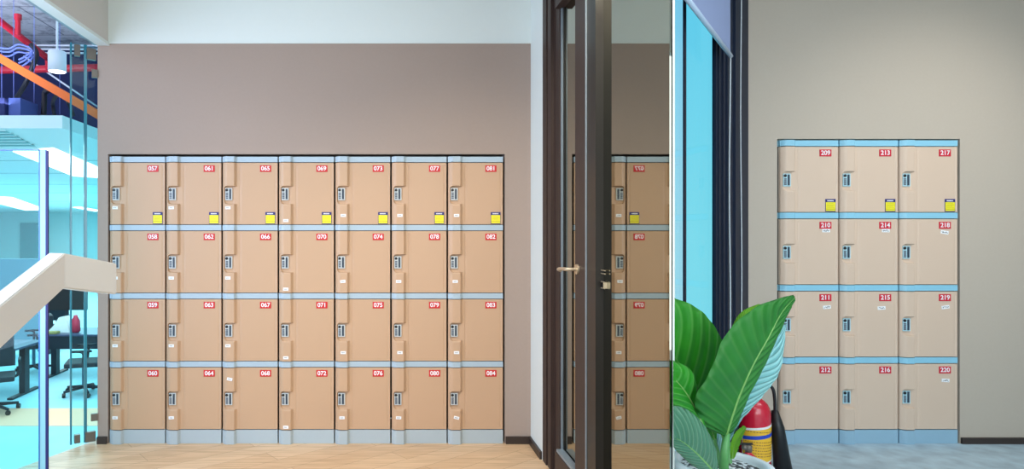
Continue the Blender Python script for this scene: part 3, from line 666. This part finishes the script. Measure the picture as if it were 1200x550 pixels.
ceil_lamp([(-8, 230), (14, 231), (56, 246), (30, 246.5), (-8, 237)], 'white ceiling light strip further back in the office, lower left')
ceil_lamp([(85, 243), (92, 242), (118, 246.5), (112, 248)], 'small far white ceiling light strip seen between the glass door leaves')
bm = bmesh.new()
for y0 in (188, 203, 216, 226, 236): 
    Y = (2.337-EYE)*F/(CY-y0); box(bm, -26, -3.2, Y, Y+.03, 2.333, 2.337)
struct('trim_5', bm, M['teal'])
vt = thing('air_vent', 'slatted air vent in the white office ceiling edge', 'air vent')
bm = prism(bmesh.new(), [Cc(-20, 152), Cc(6, 152), Cc(46, 174), Cc(-20, 174)], (0, 0, -.010)); obj('vent_frame', bm, M['ceil_o'], vt)
bm = bmesh.new()
for k in range(6):
    y0 = 154+k*3.2; x1 = 8+k*6.2
    prism(bm, [Cc(-18, y0, 2.325), Cc(x1, y0, 2.325), Cc(x1+3, y0+1.2, 2.325), Cc(-18, y0+1.2, 2.325)], (0, 0, -.006))
obj('vent_slats', bm, M['teal'], vt)
struct('door_3', BX(-17.0, -16.2, 29.9, 30, LF, 1.85), M['teal'])
# pipes and cables in the void
def pipe(name, pts, r, m, label, cat, group=None, n=10):
    return tag(obj(name, tube(bmesh.new(), smoothpts([P(*p) for p in pts], 5), r, n), m, None, True), label, cat, group)
o = pipe('sprinkler_pipe', [(-30, 2, 7.0), (57, 69, 8.0)], .040, M['pipe_red'], 'red sprinkler pipe running diagonally down from top left', 'pipe', 'red sprinkler pipes')
bm = tube(bmesh.new(), [P(21, 42, 7.35), P(21, 21, 7.35)], .030, 10); tube(bm, [P(21, 23, 7.35), P(21, 17, 7.35)], .042, 10); obj('sprinkler_riser', bm, M['pipe_red'], o)
o2 = pipe('sprinkler_pipe', [(-30, 83, 8.3), (125, 79, 8.3)], .048, M['pipe_red'], 'red sprinkler pipe running level behind the pendant lamp', 'pipe', 'red sprinkler pipes')
bm = tube(bmesh.new(), [P(56, 68, 8.25), P(57, 82, 8.25)], .036, 10); obj('pipe_elbow', bm, M['pipe_red'], o2)
bm = prism(bmesh.new(), [P(-20, 52, 6.9), P(118, 131, 6.9), P(118, 142, 6.9), P(-20, 62, 6.9)], (0, .12, 0)); tag(obj('cable_tray', bm, M['orange']), 'orange beam sloping across the dark ceiling void', 'beam')
for k, (py, lb_) in enumerate(((53.5, 'highest'), (58, 'middle'), (62.5, 'lowest'))):
    pipe('conduit', [(30, py-.5, 9.4), (303, py+1, 9.4)], .014, M['lampw'], '%s of three thin pale conduits under the concrete ceiling' % lb_, 'conduit', 'pale conduits')
pipe('conduit', [(28, 66, 9.0), (95, 112, 9.0), (140, 142, 10.39)], .012, M['lampw'], 'thin pale conduit sloping down behind the orange beam', 'conduit', 'pale conduits')
for k, dy in enumerate((0, 4, 9)):
    pipe('cable', [(-10, 54+dy, 7.55+.08*k), (10, 57+dy, 7.55+.08*k), (22, 52+dy, 7.55+.08*k), (38, 58+dy*.9, 7.55+.08*k), (30, 66+dy, 7.55+.08*k), (22, 70+dy, 7.55+.08*k)], .011, M['cable_b'], '%s of the looping blue cable bundle' % ('uppermost', 'middle', 'lowest')[k], 'cable', 'blue cables')
pipe('cable', [(36, 52, 7.4), (43, 62, 7.4), (39, 76, 7.4), (30, 98, 7.5), (18, 116, 7.8), (8, 124, 7.8)], .028, M['cable_k'], 'thick black cable hanging down behind the orange beam at left', 'cable', 'black cables')
pipe('cable', [(62, 104, 7.06), (53, 108, 7.2), (52, 118, 7.2), (51, 135, 7.2)], .030, M['cable_k'], 'thick black cable drooping left onto the white ceiling edge', 'cable', 'black cables')
pipe('cable', [(68, 109, 7.05), (62, 120, 7.55), (64, 136, 7.6)], .022, M['cable_k'], 'thin black cable in the middle of the void', 'cable', 'black cables')
pipe('cable', [(77, 114, 7.03), (80, 120, 7.3), (86, 136, 7.4)], .022, M['cable_k'], 'thin black cable hanging near the glass door', 'cable', 'black cables')
for k, (px, py0) in enumerate(((2, -37), (16, -37), (40, -37), (70, -37))):
    pipe('hanger_rod', [(px, py0, 7.2), (px, 134, 7.2)], .003, M['cable_b'], '%s of the thin hanger rods in the void' % ('leftmost', 'second from left', 'third from left', 'rightmost')[k], 'rod', 'hanger rods', 6)
vb = thing('duct_unit', 'dark blue mechanical unit sitting above the white ceiling edge', 'duct unit')
obj('casing', BX(*[v for v in (P(-10, 0, 7).x, P(18, 0, 7).x)], 6.8, 7.3, 2.462, P(0, 119, 7).z, bev=.01), M['voidwall'], vb); 
obj('side_box', BX(P(19, 0, 7).x, P(33, 0, 7).x, 6.85, 7.2, 2.462, P(0, 118, 7).z, bev=.01), mat('mid blue metal', srgb(70, 90, 160), .5), vb)
# pendant lamp
t = thing('pendant_lamp', 'white cylindrical pendant lamp hanging in front of red pipes', 'pendant lamp', P(67, 84, 5.0))
c0 = .066
obj('lamp_shade', lathe(bmesh.new(), [(c0*.93, .002), (c0, 0), (c0, .150), (c0*.95, .156), (.01, .158)], 32), M['lampw'], t, True)
obj('diffuser', lathe(bmesh.new(), [(c0*.9, -.003), (c0*.92, .0015)], 32), M['lampe'], t)
obj('cord', tube(bmesh.new(), [(0, 0, .155), (-.004, 0, 4.3-P(67, 84, 5).z)], .009, 8), M['lampw'], t)

# desks, chairs and clutter
def desk(x0, x1, y0, y1, label):
    t = thing('desk', label, 'desk', ((x0+x1)/2, (y0+y1)/2, LF), 0, 'office desks'); hx, hy = (x1-x0)/2, (y1-y0)/2
    obj('desk_top', BX(-hx, hx, -hy, hy, .71, .74, bev=.004), M['desktop'], t)
    obj('apron', BX(-hx+.03, hx-.03, -hy+.02, -hy+.05, .50, .71), M['desk'], t)
    for s in (-1, 1):
        l = obj('leg', BX(s*(hx-.10)-.045, s*(hx-.10)+.045, -.06, .06, .03, .71), M['desk'], t)
        obj('foot', BX(s*(hx-.10)-.04, s*(hx-.10)+.04, -hy+.03, hy-.03, 0, .03, bev=.005), M['desk'], l)
    return t
Xp = lambda px, Y: (px-CX)*Y/F
desk(Xp(58, 10.8), Xp(150, 10.8), 10.4, 11.2, 'dark desk with paper bag and red item on it, behind the glass door')
desk(Xp(-70, 9.4), Xp(32, 9.4), 9.1, 9.9, 'dark desk at far left below the handrail')
def chair(loc, rz, label):
    t = thing('office_chair', label, 'office chair', loc, rz, 'black office chairs')
    obj('seat', BX(-.25, .25, -.24, .24, .43, .50, bev=.03), M['chair'], t)
    bm = BX(-.23, .23, .22, .28, .56, .98, bev=.025); obj('backrest', bm, M['chair'], t)
    obj('back_bracket', tube(bmesh.new(), smoothpts([(0, .1, .42), (0, .27, .42), (0, .30, .60), (0, .285, .75)], 4), .02, 8), M['chrome'], t, True)
    obj('gas_column', tube(bmesh.new(), [(0, 0, .09), (0, 0, .43)], .028, 12), M['chrome'], t)
    for s in (-1, 1):
        obj('armrest', tube(bmesh.new(), smoothpts([(s*.24, .02, .45), (s*.30, .02, .50), (s*.30, .02, .66), (s*.30, -.12, .68), (s*.30, .14, .68)], 4), .018, 8), M['chair'], t, True)
    for k in range(5):
        a = k*2*PI/5+.3; l = obj('base_leg', tube(bmesh.new(), [(0, 0, .11), (.30*math.cos(a), .30*math.sin(a), .08)], .028, 8, .018), M['chair'], t, True)
        bm = bmesh.new(); lathe(bm, [(.032, -.022), (.034, 0), (.032, .022)], 14); bmesh.ops.rotate(bm, verts=bm.verts, matrix=Matrix.Rotation(PI/2, 3, 'X') ); bmesh.ops.rotate(bm, verts=bm.verts, matrix=Matrix.Rotation(a+1, 3, 'Z'))
        bmesh.ops.translate(bm, verts=bm.verts, vec=(.30*math.cos(a), .30*math.sin(a), .034)); obj('caster', bm, M['black'], l)
chair((Xp(8, 8.8), 8.5, LF), .5, 'black office chair at far left under the handrail')
chair((Xp(32, 10.8), 11.0, LF), -1.0, 'black office chair between the two dark desks')
chair((Xp(102, 9.6), 9.5, LF), -1.25, 'black office chair seen through the glass door leaves')
chair((Xp(70, 13.5), 13.2, LF), 0.2, 'black office chair behind the far desk')
zt = LF+.74; Yd = 10.75
t = thing('monitor', 'black monitor standing on the dark desk behind the paper bag', 'monitor', (Xp(78, 11.05), 11.05, zt))
obj('screen', BX(-.36, .36, -.02, .02, .32, .74, bev=.008), M['black'], t); obj('stand', BX(-.03, .03, .0, .03, .01, .35), M['desk'], t); obj('stand_foot', BX(-.12, .12, -.08, .08, 0, .012), M['desk'], t)
bm = prism(bmesh.new(), [(-.20, 0, 0), (.18, 0, 0), (.13, 0, .20), (.10, 0, .27), (.0, 0, .25), (-.08, 0, .12)], (0, .16, 0)); bmesh.ops.translate(bm, verts=bm.verts, vec=(Xp(74, Yd), 10.6, zt))
tag(obj('paper_bag', bm, mat('white bag paper', srgb(215, 235, 238), .7, noise=.1, nscale=12)), 'crumpled white bag lying on the dark desk', 'bag')
bm = lathe(bmesh.new(), [(.05, 0), (.075, .03), (.07, .2), (.035, .26), (.03, .29)], 18, Xp(93, Yd), 10.62, zt)
tag(obj('red_bottle', bm, mat('red plastic', srgb(200, 40, 70), .5), None, True), 'red container on the dark desk beside the white bag', 'container')
bm = BX(Xp(68, Yd)-.14, Xp(68, Yd)+.14, 10.42, 10.55, zt, zt+.04, bev=.01)
tag(obj('pouch', bm, mat('olive cloth', srgb(130, 140, 90), .8)), 'small olive pouch on the dark desk in front of the white bag', 'pouch')
t = thing('partition_screen', 'grey-blue office partition screen left of the blue glass edge', 'partition', (Xp(0, 12), 12.6, LF))
obj('screen_panel', BX(-.9, Xp(49, 12.6)-Xp(0, 12), -.03, .03, .1, .83-LF, bev=.005), M['greyp'], t)
for s in (-.7, .55): obj('foot', BX(s-.04, s+.04, -.2, .2, 0, .1, bev=.005), M['desk'], t)
